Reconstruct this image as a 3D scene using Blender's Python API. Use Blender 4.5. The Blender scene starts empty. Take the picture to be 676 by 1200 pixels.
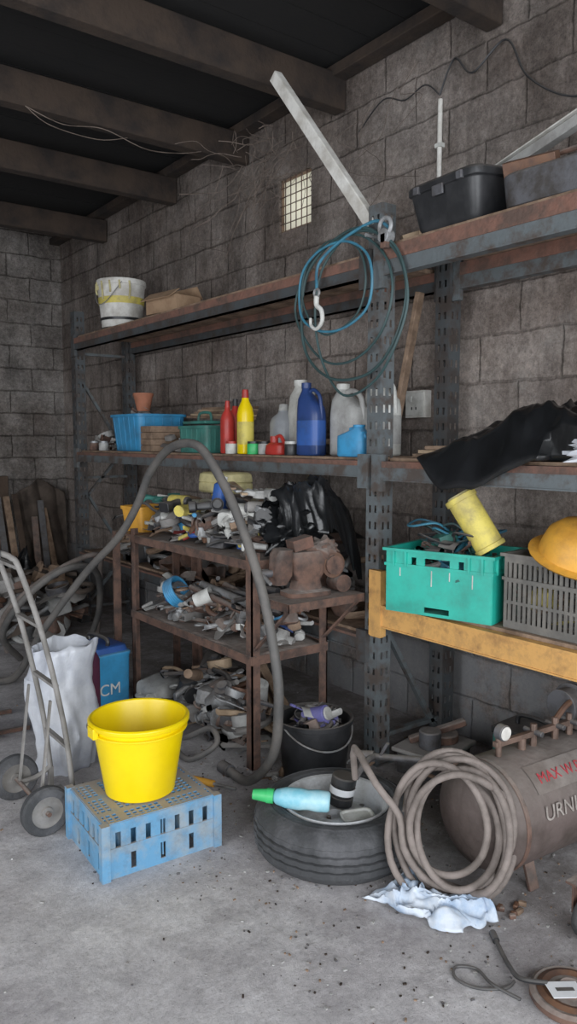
import bpy, math, random
from mathutils import Vector, Matrix, Euler, noise
V=Vector; R=math.radians
# ------------------------------------------------------------------ colours
def hx(h):
    o=[]
    for i in (0,2,4):
        c=int(h[i:i+2],16)/255
        o.append(c/12.92 if c<=.04045 else ((c+.055)/1.055)**2.4)
    return (*o,1)
def M(name,c,c2=None,scale=8,rough=.6,metal=0,bump=.15,lo=.42,hi=.62,bs=40,dust=.0,grime=.0):
    m=bpy.data.materials.new(name); m.use_nodes=True
    nt=m.node_tree; N=nt.nodes; L=nt.links; b=N['Principled BSDF']
    b.inputs['Roughness'].default_value=rough; b.inputs['Metallic'].default_value=metal
    tc=N.new('ShaderNodeTexCoord')
    n=N.new('ShaderNodeTexNoise'); n.inputs['Scale'].default_value=scale; n.inputs['Detail'].default_value=8; n.inputs['Roughness'].default_value=.65
    L.new(tc.outputs['Object'],n.inputs['Vector'])
    r=N.new('ShaderNodeValToRGB'); r.color_ramp.elements[0].position=lo; r.color_ramp.elements[1].position=hi
    r.color_ramp.elements[0].color=hx(c); r.color_ramp.elements[1].color=hx(c2 or c)
    L.new(n.outputs['Fac'],r.inputs['Fac']); out=r.outputs['Color']
    if grime:
        n4=N.new('ShaderNodeTexNoise'); n4.inputs['Scale'].default_value=11; n4.inputs['Detail'].default_value=9; n4.inputs['Roughness'].default_value=.8
        L.new(tc.outputs['Object'],n4.inputs['Vector'])
        r4=N.new('ShaderNodeMapRange'); r4.inputs['From Min'].default_value=.48; r4.inputs['From Max'].default_value=.66; r4.inputs['To Max'].default_value=grime; L.new(n4.outputs['Fac'],r4.inputs['Value'])
        x=N.new('ShaderNodeMix'); x.data_type='RGBA'; L.new(r4.outputs[0],x.inputs[0]); L.new(out,x.inputs[6]); x.inputs[7].default_value=hx('4d453f'); out=x.outputs[2]
    if dust:
        g=N.new('ShaderNodeNewGeometry'); s=N.new('ShaderNodeSeparateXYZ'); L.new(g.outputs['Normal'],s.inputs[0])
        n3=N.new('ShaderNodeTexNoise'); n3.inputs['Scale'].default_value=scale*2.3; n3.inputs['Detail'].default_value=6; L.new(tc.outputs['Object'],n3.inputs['Vector'])
        mm=N.new('ShaderNodeMath'); mm.operation='MULTIPLY'; mm.use_clamp=True; L.new(s.outputs['Z'],mm.inputs[0]); L.new(n3.outputs['Fac'],mm.inputs[1])
        m2=N.new('ShaderNodeMath'); m2.operation='MULTIPLY'; m2.use_clamp=True; L.new(mm.outputs[0],m2.inputs[0]); m2.inputs[1].default_value=dust*2
        x=N.new('ShaderNodeMix'); x.data_type='RGBA'; L.new(m2.outputs[0],x.inputs[0]); L.new(out,x.inputs[6]); x.inputs[7].default_value=hx('9a928b'); out=x.outputs[2]
    L.new(out,b.inputs['Base Color'])
    if bump:
        n2=N.new('ShaderNodeTexNoise'); n2.inputs['Scale'].default_value=bs; n2.inputs['Detail'].default_value=4
        L.new(tc.outputs['Object'],n2.inputs['Vector'])
        bp=N.new('ShaderNodeBump'); bp.inputs['Strength'].default_value=bump; bp.inputs['Distance'].default_value=.01
        L.new(n2.outputs['Fac'],bp.inputs['Height']); L.new(bp.outputs['Normal'],b.inputs['Normal'])
    return m
class NT:
    def __init__(s,name,rough=.95):
        s.m=bpy.data.materials.new(name); s.m.use_nodes=True; s.N=s.m.node_tree.nodes; s.L=s.m.node_tree.links
        s.b=s.N['Principled BSDF']; s.b.inputs['Roughness'].default_value=rough; s.b.inputs['Specular IOR Level'].default_value=.15
        s.g=s.N.new('ShaderNodeNewGeometry')
    def noi(s,sc,d=6,ro=.6,vec=None):
        n=s.N.new('ShaderNodeTexNoise'); n.inputs['Scale'].default_value=sc; n.inputs['Detail'].default_value=d; n.inputs['Roughness'].default_value=ro
        s.L.new(vec or s.g.outputs['Position'],n.inputs['Vector']); return n.outputs['Fac']
    def ramp(s,n,a,b_,ca,cb_):
        r=s.N.new('ShaderNodeValToRGB'); r.color_ramp.elements[0].position=a; r.color_ramp.elements[1].position=b_
        w=lambda v:(v,v,v,1) if not isinstance(v,tuple) else v
        r.color_ramp.elements[0].color=w(ca); r.color_ramp.elements[1].color=w(cb_); s.L.new(n,r.inputs['Fac']); return r.outputs[0]
    def rng(s,v,a,b_,c,d):
        mr=s.N.new('ShaderNodeMapRange')
        for k,q in zip(('From Min','From Max','To Min','To Max'),(a,b_,c,d)): mr.inputs[k].default_value=q
        s.L.new(v,mr.inputs['Value']); return mr.outputs[0]
    def mix(s,a,b_,f=1,t='MULTIPLY'):
        x=s.N.new('ShaderNodeMix'); x.data_type='RGBA'; x.blend_type=t
        if isinstance(f,(int,float)): x.inputs[0].default_value=f
        else: s.L.new(f,x.inputs[0])
        for k,q in ((6,a),(7,b_)):
            if isinstance(q,tuple): x.inputs[k].default_value=q
            else: s.L.new(q,x.inputs[k])
        return x.outputs[2]
    def math(s,op,a,b_=None,c=None):
        x=s.N.new('ShaderNodeMath'); x.operation=op
        for k,q in enumerate((a,b_,c)):
            if q is None: continue
            if isinstance(q,(int,float)): x.inputs[k].default_value=q
            else: s.L.new(q,x.inputs[k])
        return x.outputs[0]
def wallmat(name,axis,c1,c2,cm,dark,top=.6,far=.6):
    t=NT(name); N,L=t.N,t.L
    s=N.new('ShaderNodeSeparateXYZ'); L.new(t.g.outputs['Position'],s.inputs[0])
    cb=N.new('ShaderNodeCombineXYZ'); L.new(s.outputs[axis],cb.inputs[0]); L.new(s.outputs['Z'],cb.inputs[1])
    wn=N.new('ShaderNodeTexNoise'); wn.inputs['Scale'].default_value=6; wn.inputs['Detail'].default_value=8; wn.inputs['Roughness'].default_value=.72
    L.new(t.g.outputs['Position'],wn.inputs['Vector'])
    ws=N.new('ShaderNodeVectorMath'); ws.operation='SCALE'; ws.inputs['Scale'].default_value=.045; L.new(wn.outputs['Color'],ws.inputs[0])
    wa=N.new('ShaderNodeVectorMath'); wa.operation='ADD'; L.new(cb.outputs[0],wa.inputs[0]); L.new(ws.outputs[0],wa.inputs[1])
    br=N.new('ShaderNodeTexBrick'); br.inputs['Scale'].default_value=1
    br.inputs['Brick Width'].default_value=.45; br.inputs['Row Height'].default_value=.225
    br.inputs['Mortar Size'].default_value=.010; br.inputs['Mortar Smooth'].default_value=.9; br.inputs['Bias'].default_value=0
    br.inputs['Color1'].default_value=hx(c1); br.inputs['Color2'].default_value=hx(c2); br.inputs['Mortar'].default_value=hx(cm)
    L.new(wa.outputs[0],br.inputs['Vector'])
    c=t.mix(br.outputs['Color'],hx(c1),t.ramp(t.noi(2.2,6,.7),.38,.65,.0,.75),'MIX')
    c=t.mix(c,t.ramp(t.noi(32,10,.88),.30,.66,.45,1.42))
    c=t.mix(c,t.ramp(t.noi(95,5,.85),.38,.47,.6,1.0))
    c=t.mix(c,t.ramp(t.noi(.9,7,.7),.38,.60,(dark,dark*.93,dark*.88,1),1.1))
    c=t.mix(c,t.ramp(t.noi(4.0,9,.72),.36,.62,.68,1.2))
    mp=N.new('ShaderNodeMapping'); mp.inputs['Scale'].default_value=(3.2,3.2,.5); L.new(t.g.outputs['Position'],mp.inputs[0])
    c=t.mix(c,t.ramp(t.noi(1.5,7,.7,mp.outputs[0]),.38,.56,.7,1.05))
    c=t.mix(c,hx('bdb8b2'),t.ramp(t.noi(2.9,9,.78),.58,.74,.0,.5),'MIX')
    low=t.math('MULTIPLY',t.rng(s.outputs['Z'],.40,.48,.75,.0),t.ramp(t.noi(3.5,8,.7),.38,.5,.2,1.0))
    c=t.mix(c,hx('a5a8ac'),low,'MIX')
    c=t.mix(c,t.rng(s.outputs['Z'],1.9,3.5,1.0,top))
    c=t.mix(c,t.rng(s.outputs['Y'],2.6,5.6,1.0,far)); L.new(c,t.b.inputs['Base Color'])  # light falloff with distance painted into the wall colour
    h=t.math('MULTIPLY_ADD',t.noi(26,12,.85),1.3,t.math('MULTIPLY',t.math('SUBTRACT',1.0,br.outputs['Fac']),.85))
    bp=N.new('ShaderNodeBump'); bp.inputs['Strength'].default_value=1; bp.inputs['Distance'].default_value=.024
    L.new(h,bp.inputs['Height']); L.new(bp.outputs['Normal'],t.b.inputs['Normal'])
    return t.m
def floormat():
    t=NT('dusty_concrete',.92)
    s=t.N.new('ShaderNodeSeparateXYZ'); t.L.new(t.g.outputs['Position'],s.inputs[0])
    c=t.ramp(t.noi(1.5,8,.65),.38,.62,hx('b2adaf'),hx('d0cdce'))
    c=t.mix(c,t.ramp(t.noi(6,8,.75),.35,.62,.80,1.08))
    c=t.mix(c,t.ramp(t.noi(45,7,.85),.36,.6,.76,1.1))
    c=t.mix(c,t.ramp(t.noi(140,3,.8),.34,.42,.58,1.0))
    c=t.mix(c,hx('e4e2e1'),t.ramp(t.noi(3.3,10,.8),.56,.70,.0,.7),'MIX')
    c=t.mix(c,hx('746c69'),t.ramp(t.noi(2.3,9,.8),.56,.76,.0,.6),'MIX')
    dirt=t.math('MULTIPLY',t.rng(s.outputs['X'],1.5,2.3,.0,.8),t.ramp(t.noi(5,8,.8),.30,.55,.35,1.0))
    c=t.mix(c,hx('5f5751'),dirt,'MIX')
    t.L.new(c,t.b.inputs['Base Color'])
    bp=t.N.new('ShaderNodeBump'); bp.inputs['Strength'].default_value=.7; bp.inputs['Distance'].default_value=.01
    t.L.new(t.noi(20,11,.8),bp.inputs['Height']); t.L.new(bp.outputs['Normal'],t.b.inputs['Normal'])
    return t.m
# ------------------------------------------------------------------ builder
def basis(d,up=None):
    d=V(d).normalized(); up=V(up) if up else V((0,0,1))
    if abs(d.dot(up))>.98: up=V((0,1,0)) if abs(d.y)<.9 else V((1,0,0))
    a=d.cross(up).normalized(); return a,a.cross(d).normalized(),d
def catmull(P,k=6,closed=False):
    P=[V(p) for p in P]; n=len(P); o=[]
    rng=range(n) if closed else range(n-1)
    for i in rng:
        if closed: a,b,c,d=P[(i-1)%n],P[i],P[(i+1)%n],P[(i+2)%n]
        else: a,b,c,d=P[max(i-1,0)],P[i],P[i+1],P[min(i+2,n-1)]
        for j in range(k):
            t=j/k; o.append(.5*((2*b)+(c-a)*t+(2*a-5*b+4*c-d)*t*t+(3*b-a-3*c+d)*t**3))
    if not closed: o.append(P[-1])
    return o
class B:
    def __init__(s): s.v=[];s.f=[];s.m=[];s.mats=[];s.X=Matrix.Identity(4)
    def mi(s,mat):
        if mat not in s.mats: s.mats.append(mat)
        return s.mats.index(mat)
    def at(s,loc=(0,0,0),rot=(0,0,0)): s.X=Matrix.Translation(loc)@Euler([R(a) for a in rot]).to_matrix().to_4x4(); return s
    def add(s,vs,fs,mat):
        o=len(s.v); s.v+= [s.X@V(v) for v in vs]; k=s.mi(mat)
        for f in fs: s.f.append([o+i for i in f]); s.m.append(k)
    def clamp(s,x0=-9,x1=9,y0=-9,y1=9,z0=-9,z1=9):
        for v in s.v: v.x=min(max(v.x,x0),x1); v.y=min(max(v.y,y0),y1); v.z=min(max(v.z,z0),z1)
        return s
    def box(s,c,d,mat,rot=(0,0,0),taper=1):
        E=Euler([R(a) for a in rot]).to_matrix(); vs=[]
        for z in (-.5,.5):
            t=taper if z<0 else 1
            for x,y in ((-.5,-.5),(.5,-.5),(.5,.5),(-.5,.5)): vs.append(V(c)+E@V((x*d[0]*t,y*d[1]*t,z*d[2])))
        s.add(vs,[(3,2,1,0),(4,5,6,7),(0,1,5,4),(1,2,6,5),(2,3,7,6),(3,0,4,7)],mat)
    def bb(s,x0,x1,y0,y1,z0,z1,mat): s.box(((x0+x1)/2,(y0+y1)/2,(z0+z1)/2),(x1-x0,y1-y0,z1-z0),mat)
    def bar(s,p0,p1,w,h,mat,up=None):
        p0=V(p0);p1=V(p1);a,b,d=basis(p1-p0,up); vs=[]
        for p in (p0,p1):
            for i,j in ((-1,-1),(1,-1),(1,1),(-1,1)): vs.append(p+a*i*w/2+b*j*h/2)
        s.add(vs,[(3,2,1,0),(4,5,6,7),(0,1,5,4),(1,2,6,5),(2,3,7,6),(3,0,4,7)],mat)
    def cyl(s,p0,p1,r0,mat,r1=None,n=20,cap=True):
        r1=r0 if r1 is None else r1; p0=V(p0);p1=V(p1);a,b,d=basis(p1-p0); vs=[]
        for p,r in ((p0,r0),(p1,r1)):
            for i in range(n):
                t=2*math.pi*i/n; vs.append(p+a*r*math.cos(t)+b*r*math.sin(t))
        fs=[(i,(i+1)%n,n+(i+1)%n,n+i) for i in range(n)]
        if cap: fs+=[tuple(range(n-1,-1,-1)),tuple(range(n,2*n))]
        s.add(vs,fs,mat)
    def lathe(s,prof,mat,c=(0,0,0),d=(0,0,1),n=32,mod=None):
        a,b,dd=basis(d); vs=[];k=len(prof)
        for i in range(n):
            t=2*math.pi*i/n
            for r,z in prof:
                if mod: r,z=mod(i,r,z)
                vs.append(V(c)+a*r*math.cos(t)+b*r*math.sin(t)+dd*z)
        fs=[(i*k+j,((i+1)%n)*k+j,((i+1)%n)*k+j+1,i*k+j+1) for i in range(n) for j in range(k-1)]
        s.add(vs,fs,mat)
    def loft(s,secs,mat,n=28,cap=True,pw=.5):
        vs=[]
        for q in secs:
            z,rx,ry=q[:3]; cx,cy=(q[3],q[4]) if len(q)>3 else (0,0); w=q[5] if len(q)>5 else pw
            for i in range(n):
                t=2*math.pi*(i+.5)/n; c_,s_=math.cos(t),math.sin(t)
                vs.append(V((cx+rx*math.copysign(abs(c_)**w,c_),cy+ry*math.copysign(abs(s_)**w,s_),z)))
        m=len(secs); fs=[(j*n+i,j*n+(i+1)%n,(j+1)*n+(i+1)%n,(j+1)*n+i) for j in range(m-1) for i in range(n)]
        if cap: fs+=[tuple(range(n-1,-1,-1)),tuple(range((m-1)*n,m*n))]
        s.add(vs,fs,mat)
    def tube(s,P,r,mat,n=8,k=6,closed=False,smooth=True):
        P=catmull(P,k,closed) if smooth else [V(p) for p in P]
        m=len(P); T=[]
        for i in range(m):
            if closed: t=P[(i+1)%m]-P[i-1]
            else: t=P[min(i+1,m-1)]-P[max(i-1,0)]
            T.append(t.normalized() if t.length>1e-9 else V((0,0,1)))
        a,b,_=basis(T[0]); vs=[]
        for i in range(m):
            a=(a-T[i]*a.dot(T[i])).normalized(); b=T[i].cross(a)
            rr=r(i/(m-1)) if callable(r) else r
            for j in range(n):
                t=2*math.pi*j/n; vs.append(P[i]+a*rr*math.cos(t)+b*rr*math.sin(t))
        fs=[(i*n+j,i*n+(j+1)%n,((i+1)%m)*n+(j+1)%n,((i+1)%m)*n+j) for i in range(m if closed else m-1) for j in range(n)]
        if not closed: fs+=[tuple(range(n-1,-1,-1)),tuple(range((m-1)*n,m*n))]
        s.add(vs,fs,mat)
    def sheet(s,nu,nv,fn,mat):
        vs=[fn(i/nu,j/nv) for i in range(nu+1) for j in range(nv+1)]; w=nv+1
        s.add(vs,[(i*w+j,(i+1)*w+j,(i+1)*w+j+1,i*w+j+1) for i in range(nu) for j in range(nv)],mat)
    def blob(s,c,r,mat,amp=.25,fr=2.,seed=0,nu=20,nv=12,flat=True,minz=None):
        vs=[];c=V(c)
        for j in range(nv+1):
            ph=math.pi*j/nv
            for i in range(nu):
                t=2*math.pi*i/nu; d=V((math.sin(ph)*math.cos(t),math.sin(ph)*math.sin(t),math.cos(ph)))
                k=1+amp*(abs(noise.noise(d*fr+V((seed,seed*1.7,3))))*2-.4)+amp*.4*noise.noise(d*fr*3+V((seed,1,seed)))
                p=c+V((d.x*r[0]*k,d.y*r[1]*k,d.z*r[2]*k))
                if minz is not None and p.z<minz: p.z=minz
                vs.append(p)
        s.add(vs,[(j*nu+i,(j+1)*nu+i,(j+1)*nu+(i+1)%nu,j*nu+(i+1)%nu) for j in range(nv) for i in range(nu)],mat)
    def panel(s,O,U,Vv,us,vs_,hole,t,mat):
        O=V(O);U=V(U).normalized();W=V(Vv).normalized();N=U.cross(W)
        nu,nv=len(us)-1,len(vs_)-1; vid={};VV=[];F=[]
        def vert(i,j,k):
            if (i,j,k) not in vid: vid[(i,j,k)]=len(VV); VV.append(O+U*us[i]+W*vs_[j]+N*(t*(k-.5)))
            return vid[(i,j,k)]
        sol=lambda i,j:0<=i<nu and 0<=j<nv and not hole(i,j)
        for i in range(nu):
            for j in range(nv):
                if not sol(i,j): continue
                F.append((vert(i,j,1),vert(i+1,j,1),vert(i+1,j+1,1),vert(i,j+1,1)))
                F.append((vert(i,j+1,0),vert(i+1,j+1,0),vert(i+1,j,0),vert(i,j,0)))
                for (a,b_,p,q) in ((i-1,j,(i,j+1),(i,j)),(i+1,j,(i+1,j),(i+1,j+1)),(i,j-1,(i,j),(i+1,j)),(i,j+1,(i+1,j+1),(i,j+1))):
                    if not sol(a,b_): F.append((vert(*p,1),vert(*p,0),vert(*q,0),vert(*q,1)))
        s.add(VV,F,mat)
    def done(s,name,bevel=0,ang=38,parent=None,solid=0):
        me=bpy.data.meshes.new(name); xs=[v.x for v in s.v];ys=[v.y for v in s.v];zs=[v.z for v in s.v]
        o=V(((min(xs)+max(xs))/2,(min(ys)+max(ys))/2,min(zs)))
        me.from_pydata([v-o for v in s.v],[],s.f)
        for m in s.mats: me.materials.append(m)
        me.polygons.foreach_set('material_index',s.m); me.polygons.foreach_set('use_smooth',[True]*len(s.f))
        me.update(); me.set_sharp_from_angle(angle=R(ang))
        ob=bpy.data.objects.new(name,me); ob.location=o; bpy.context.scene.collection.objects.link(ob)
        if solid:
            md=ob.modifiers.new('thick','SOLIDIFY'); md.thickness=solid; md.offset=0
        if bevel:
            md=ob.modifiers.new('edges','BEVEL'); md.width=bevel; md.segments=2; md.limit_method='ANGLE'; md.angle_limit=R(50)
        if parent: ob.parent=parent; ob.matrix_parent_inverse=Matrix.Translation(parent.location).inverted()
        return ob
def text(body,size,X,mat,parent,name):
    cu=bpy.data.curves.new(name,'FONT'); cu.body=body; cu.size=size; cu.extrude=.0006; cu.align_x='LEFT'; cu.materials.append(mat)
    ob=bpy.data.objects.new(name,cu); bpy.context.scene.collection.objects.link(ob)
    ob.parent=parent; ob.matrix_basis=Matrix.Translation(parent.location).inverted()@X
    return ob
def cn(p,f=1,seed=0): return noise.noise(V(p)*f+V((seed*3.1,seed*7.7,seed)))
def ridg(p,s=0): return 1-abs(cn(p,1,s))*2
# ------------------------------------------------------------------ materials
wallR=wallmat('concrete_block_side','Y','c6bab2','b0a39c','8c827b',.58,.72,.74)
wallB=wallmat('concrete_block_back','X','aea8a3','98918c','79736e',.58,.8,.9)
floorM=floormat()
deck=M('sooty_roof_boards','0e0c0b','080707',3,.95)
joistM=M('old_joist_timber','34281f','1a1310',4,.9,bump=.4)
doorM=M('dark_door_timber','4a3b30','2c221c',4,.9,bump=.4)
rust=M('rusted_steel','6b5044','443732',14,.88,.15,.5,dust=.6)
rust2=M('rusty_top_edge','775346','54423a',9,.88,.1,.5,dust=.25)
slate=M('worn_slate_paint','5f6669','4f4641',10,.65,.25,.25,lo=.46,hi=.60,grime=.45)
slateD=M('dark_slate_paint','43484b','3a322e',9,.7,.2,.25,grime=.4)
orangeP=M('worn_orange_paint','d39d56','946b40',9,.7,0,.2,lo=.50,hi=.70,grime=.35)
wood=M('weathered_plank','917863','65503f',9,.88,0,.4,grime=.3)
woodL=M('pale_wood','b59c80','8e775f',8,.85,0,.3,grime=.3)
card=M('cardboard','a5876a','8a6d54',6,.85)
rubber=M('black_rubber','2b2c2c','454545',9,.75,0,.3,bs=80)
tyreM=M('dusty_tyre_rubber','343537','5e5e61',5,.85,0,.35,bs=90,lo=.45,hi=.7)
steel=M('grey_steel','9a9c9e','747270',12,.5,.4,.1,dust=.3,grime=.35)
rimM=M('dull_rim_metal','cfd2d5','a3a2a2',9,.5,.1,.1,grime=.25)
dsteel=M('dark_steel','56565a','3d3937',12,.6,.3,.25,dust=.5)
yellow=M('yellow_plastic','f5d400','ecc900',4,.35,0,.02)
yellow2=M('dull_yellow_plastic','d9c75a','ae9e58',9,.6,0,.1,grime=.35)
amber=M('amber_plastic','dc9d35','b97f2c',7,.55,0,.1,grime=.25)
bluec=M('dusty_blue_crate','5b94bc','8b9aa4',7,.7,0,.15,lo=.46,hi=.64,dust=1.0,grime=.4)
blueb=M('bright_blue_plastic','3590c4','3079a5',6,.5,0,.05,dust=.2,grime=.2)
blued=M('royal_blue_plastic','2a549f','21447f',6,.45,0,.05,grime=.25)
navy=M('navy_plastic','233a70','1b305a',6,.4,0,.05)
teal=M('teal_plastic','1cb09b','169684',5,.5,0,.05,dust=.2,grime=.15)
red=M('red_plastic','b8332b','962821',6,.45,0,.05,grime=.2)
green=M('green_plastic','38b866','2f9c55',6,.45)
dgreen=M('dark_green_plastic','35756b','2c5f57',8,.6,0,.1,grime=.3)
white=M('dirty_white_plastic','cecec9','a9a8a1',6,.55,0,.08,grime=.3)
whiteb=M('off_white_paint','dad8d2','b3aea5',8,.65,0,.08,grime=.2)
bagW=M('white_polythene','cfd2d8','b3b8c4',4,.35,0,.2,bs=20,grime=.15)
bagK=M('black_polythene','101112','1a1b1d',5,.27,0,.2,bs=26)
greyp=M('grey_plastic','8a8784','6b6864',7,.6,0,.1,dust=.3,grime=.25)
greyc=M('dark_grey_crate','5d5b57','75716b',9,.7,0,.1,grime=.3)
ltgrey=M('light_grey_plastic','aeaeab','8c8a87',7,.55,0,.08,grime=.3)
black=M('black_plastic','1d1e20','2e2e30',7,.45,0,.1,dust=.25)
cream=M('cream_case','c4b985','a0966a',8,.65,grime=.3)
terra=M('terracotta','a0634a','805039',8,.85)
tankM=M('rusty_tank_paint','5e514d','433833',5,.75,.05,.35,dust=.4,grime=.3)
stripM=M('faded_grey_band','8d857f','736963',6,.65,.1,.2,grime=.3)
redT=M('red_lettering','b8383f','96303a',30,.6,0,0)
whT=M('pale_lettering','a39b94','786f69',30,.6,0,0)
hoseM=M('dusty_hose_rubber','7f746e','5f5650',10,.75,0,.2)
hoseK=M('black_hose','454443','5d5955',7,.65,0,.2,dust=.3)
cloth=M('blue_white_cloth','d0d8e2','9fb4cd',9,.9,0,.2,grime=.15)
cableB=M('blue_cable','3b7d96','325f74',6,.5,0,0)
cableG=M('dark_green_cable','32494a','2b3e3e',6,.5,0,0)
brass=M('tarnished_brass','7d665a','5d4c43',9,.6,.4,.2)
sackM=M('brown_sacking','52473f','39312a',6,.95,0,.5)
twigM=M('dry_twig','6e6158','4a3f37',9,.9)
lbl=M('label_blue','74bccf','aad5df',8,.45,0,0)
clearM=M('smoky_clear_plastic','94979b','7f8286',6,.3,0,.05)
paper=M('paper','e3e5e8','cdd0d6',6,.8,0,0)
copper=M('copper_brown','74533f','563f36',9,.6,.3,.2,grime=.3)
purple=M('purple_label','5a5896','7572a8',6,.5,grime=.2)
maroon=M('maroon_plastic','5a2a3d','47243a',6,.5)
pane=bpy.data.materials.new('frosted_window_sheet'); pane.use_nodes=True
_n=pane.node_tree.nodes; _n.clear(); _o=_n.new('ShaderNodeOutputMaterial'); _t=_n.new('ShaderNodeBsdfTranslucent'); _t.inputs[0].default_value=(.95,.9,.78,1)
pane.node_tree.links.new(_t.outputs[0],_o.inputs[0])
# ------------------------------------------------------------------ room shell
XW=3.0; YB=7.9; YF=-2.6; XL=-3.2; ZC=3.62
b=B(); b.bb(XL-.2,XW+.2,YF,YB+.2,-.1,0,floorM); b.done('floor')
b=B(); wy0,wy1,wz0,wz1=3.76,4.09,2.82,3.15
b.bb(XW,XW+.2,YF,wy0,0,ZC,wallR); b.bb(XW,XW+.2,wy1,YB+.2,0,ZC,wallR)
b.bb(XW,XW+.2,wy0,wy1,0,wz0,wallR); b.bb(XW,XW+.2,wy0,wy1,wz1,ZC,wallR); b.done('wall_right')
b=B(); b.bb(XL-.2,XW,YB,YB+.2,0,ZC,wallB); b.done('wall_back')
b=B(); b.bb(XL-.2,XL,YF,-.6,0,ZC,wallR); b.bb(XL-.2,XL,3.0,YB,0,ZC,wallR); b.bb(XL-.2,XL,-.6,3.0,2.6,ZC,wallR); b.done('wall_left')  # unseen left wall, its gap added for the side fill
b=B()
for i in range(44):
    y0=YF+i*.24; b.bb(XL-.2,XW+.2,y0,y0+.235,ZC+.002*(i%3),ZC+.06,deck)
b.done('ceiling')
b=B()
for k in range(1,6): b.bar((XW+.012,wy0+.055*k,wz0),(XW+.012,wy0+.055*k,wz1),.005,.005,rust)
for k in range(1,6): b.bar((XW+.012,wy0,wz0+.055*k),(XW+.012,wy1,wz0+.055*k),.005,.005,rust)
b.bb(XW+.035,XW+.038,wy0,wy1,wz0,wz1,pane)
b.bb(XW+.02,XW+.05,wy0,wy0+.012,wz0,wz1,wood); b.bb(XW+.02,XW+.05,wy1-.012,wy1,wz0,wz1,wood)
b.bb(XW+.02,XW+.05,wy0,wy1,wz0,wz0+.015,wood); b.bb(XW+.02,XW+.05,wy0,wy1,wz1-.012,wz1,wood)
b.done('window_1')
for yj in (0.2,1.3,2.4,3.48,4.46,5.45,6.75):
    zz=3.36-.02*(yj-3.5)
    b=B(); b.bb(XL,XW-.01,yj-.045,yj+.045,zz,zz+.19,joistM); b.done('ceiling_joist',.006)
b=B(); b.bar((XW-.06,YF,3.60),(XW-.06,YB,3.52),.1,.06,joistM); b.done('trim_1',.006)
# ------------------------------------------------------------------ pallet rack
def post(b,x,y,h,mat,w=.085,d=.08):
    vs=[0]; z=.05
    while z<h-.07: vs+=[z,z+.034]; z+=.075
    vs.append(h)
    for (O,U,W_) in (((x,y+w,0),(0,-1,0),w),((x,y,0),(1,0,0),d),((x,y+w,0),(1,0,0),d)):
        us=[0,W_*.2,W_*.38,W_*.62,W_*.8,W_]
        b.panel(O,U,(0,0,1),us,vs,lambda i,j:(i in (1,3)) and j%2==1,.003,mat)
    b.bb(x-.01,x+d+.02,y-.015,y+w+.015,0,.006,mat)
b=B()
XF,XBk=2.39,2.83
for yy in (-.15,2.50,6.02):
    post(b,XF,yy,2.53,slate if yy<6 else slateD); post(b,XBk,yy,2.42,slateD)
    z=.15;s_=1
    while z<(.5 if yy==2.5 else 1.9):
        a_=(XF+.07,yy+.04,z);c_=(XBk+.01,yy+.04,z+.42)
        if s_<0 or yy==2.5: a_=(XF+.07,yy+.04,z+.5);c_=(XBk+.01,yy+.04,z-.1)
        b.bar(a_,c_,.03,.02,slate); s_=-s_; z+=.44
    for z in ((.12,1.2,2.2) if yy!=2.5 else (.12,)): b.bar((XF+.07,yy+.04,z),(XBk+.01,yy+.04,z),.03,.02,slate)
def beams(b,y0,y1,z,h,mt,ms,band=.0):
    for x in (XF-.02,XBk+.03):
        b.bb(x,x+.045,y0,y1,z-h,z-band-.012,ms); b.bb(x-.005,x+.05,y0,y1,z-band-.0125,z,mt)
        b.bb(x-.006,x+.045,y0,y1,z-h,z-h+.006,ms)
        for yy in (y0,y1-.008): b.bb(x-.006,x+.02,yy-.03,yy+.035,z-h-.05,z+.03,ms)
def boards(b,y0,y1,z,mat,n=4,t=.02,x0=XF+.01,x1=XBk+.07):
    random.seed(n); w=(x1-x0)/n
    for i in range(n):
        b.bb(x0+i*w+.003,x0+(i+1)*w-.003,y0+random.uniform(0,.06),y1-random.uniform(0,.06),z,z+t,mat)
beams(b,2.585,6.02,2.31,.09,rust2,slateD,.03); beams(b,-.065,2.50,2.33,.12,rust2,slate,.045)
beams(b,2.585,6.02,1.41,.075,rust2,slate,.01); beams(b,-.065,2.50,1.41,.085,rust2,slate,.015)
beams(b,-.065,2.50,.765,.10,orangeP,orangeP); beams(b,2.585,6.02,.60,.07,rust2,slateD)
b.bb(XF-.03,XF+.005,2.455,2.53,.62,.92,orangeP)
boards(b,2.6,6.0,2.312,wood); boards(b,-.05,2.48,2.332,wood)
boards(b,2.6,6.0,1.411,wood,3,.012); boards(b,-.05,2.48,1.411,wood,3,.013)
boards(b,-.05,2.48,.766,wood,3,.014); boards(b,2.6,6.0,.601,wood,3,.014)
b.done('pallet_rack',0)
ZM=1.425; ZT=2.353; ZO=.781
# ------------------------------------------------------------------ old rusty bench rack
b=B(); x0,x1,y0,y1=1.90,2.34,2.80,4.03
for (x,y) in ((x0,y0),(x0,y1),(x1,y0),(x1,y1)):
    for dx,dy in ((.045,.006),(.006,.045)):
        sx=1 if x==x0 else -1; sy=1 if y==y0 else -1
        b.bb(min(x,x+sx*dx),max(x,x+sx*dx),min(y,y+sy*dy),max(y,y+sy*dy),0,1.0,rust)
for z in (.53,.965):
    b.bb(x0-.004,x0+.003,y0,y1,z-.04,z,rust); b.bb(x1-.003,x1+.004,y0,y1,z-.04,z,rust)
    b.bb(x0,x1,y0-.004,y0+.003,z-.04,z,rust); b.bb(x0,x1,y1-.003,y1+.004,z-.04,z,rust)
    b.sheet(30,10,lambda u,v:V((x0+(x1-x0)*v,y0+(y1-y0)*u,z-.003+.006*cn((u*8,v*4,z),1))),rust)
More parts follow.
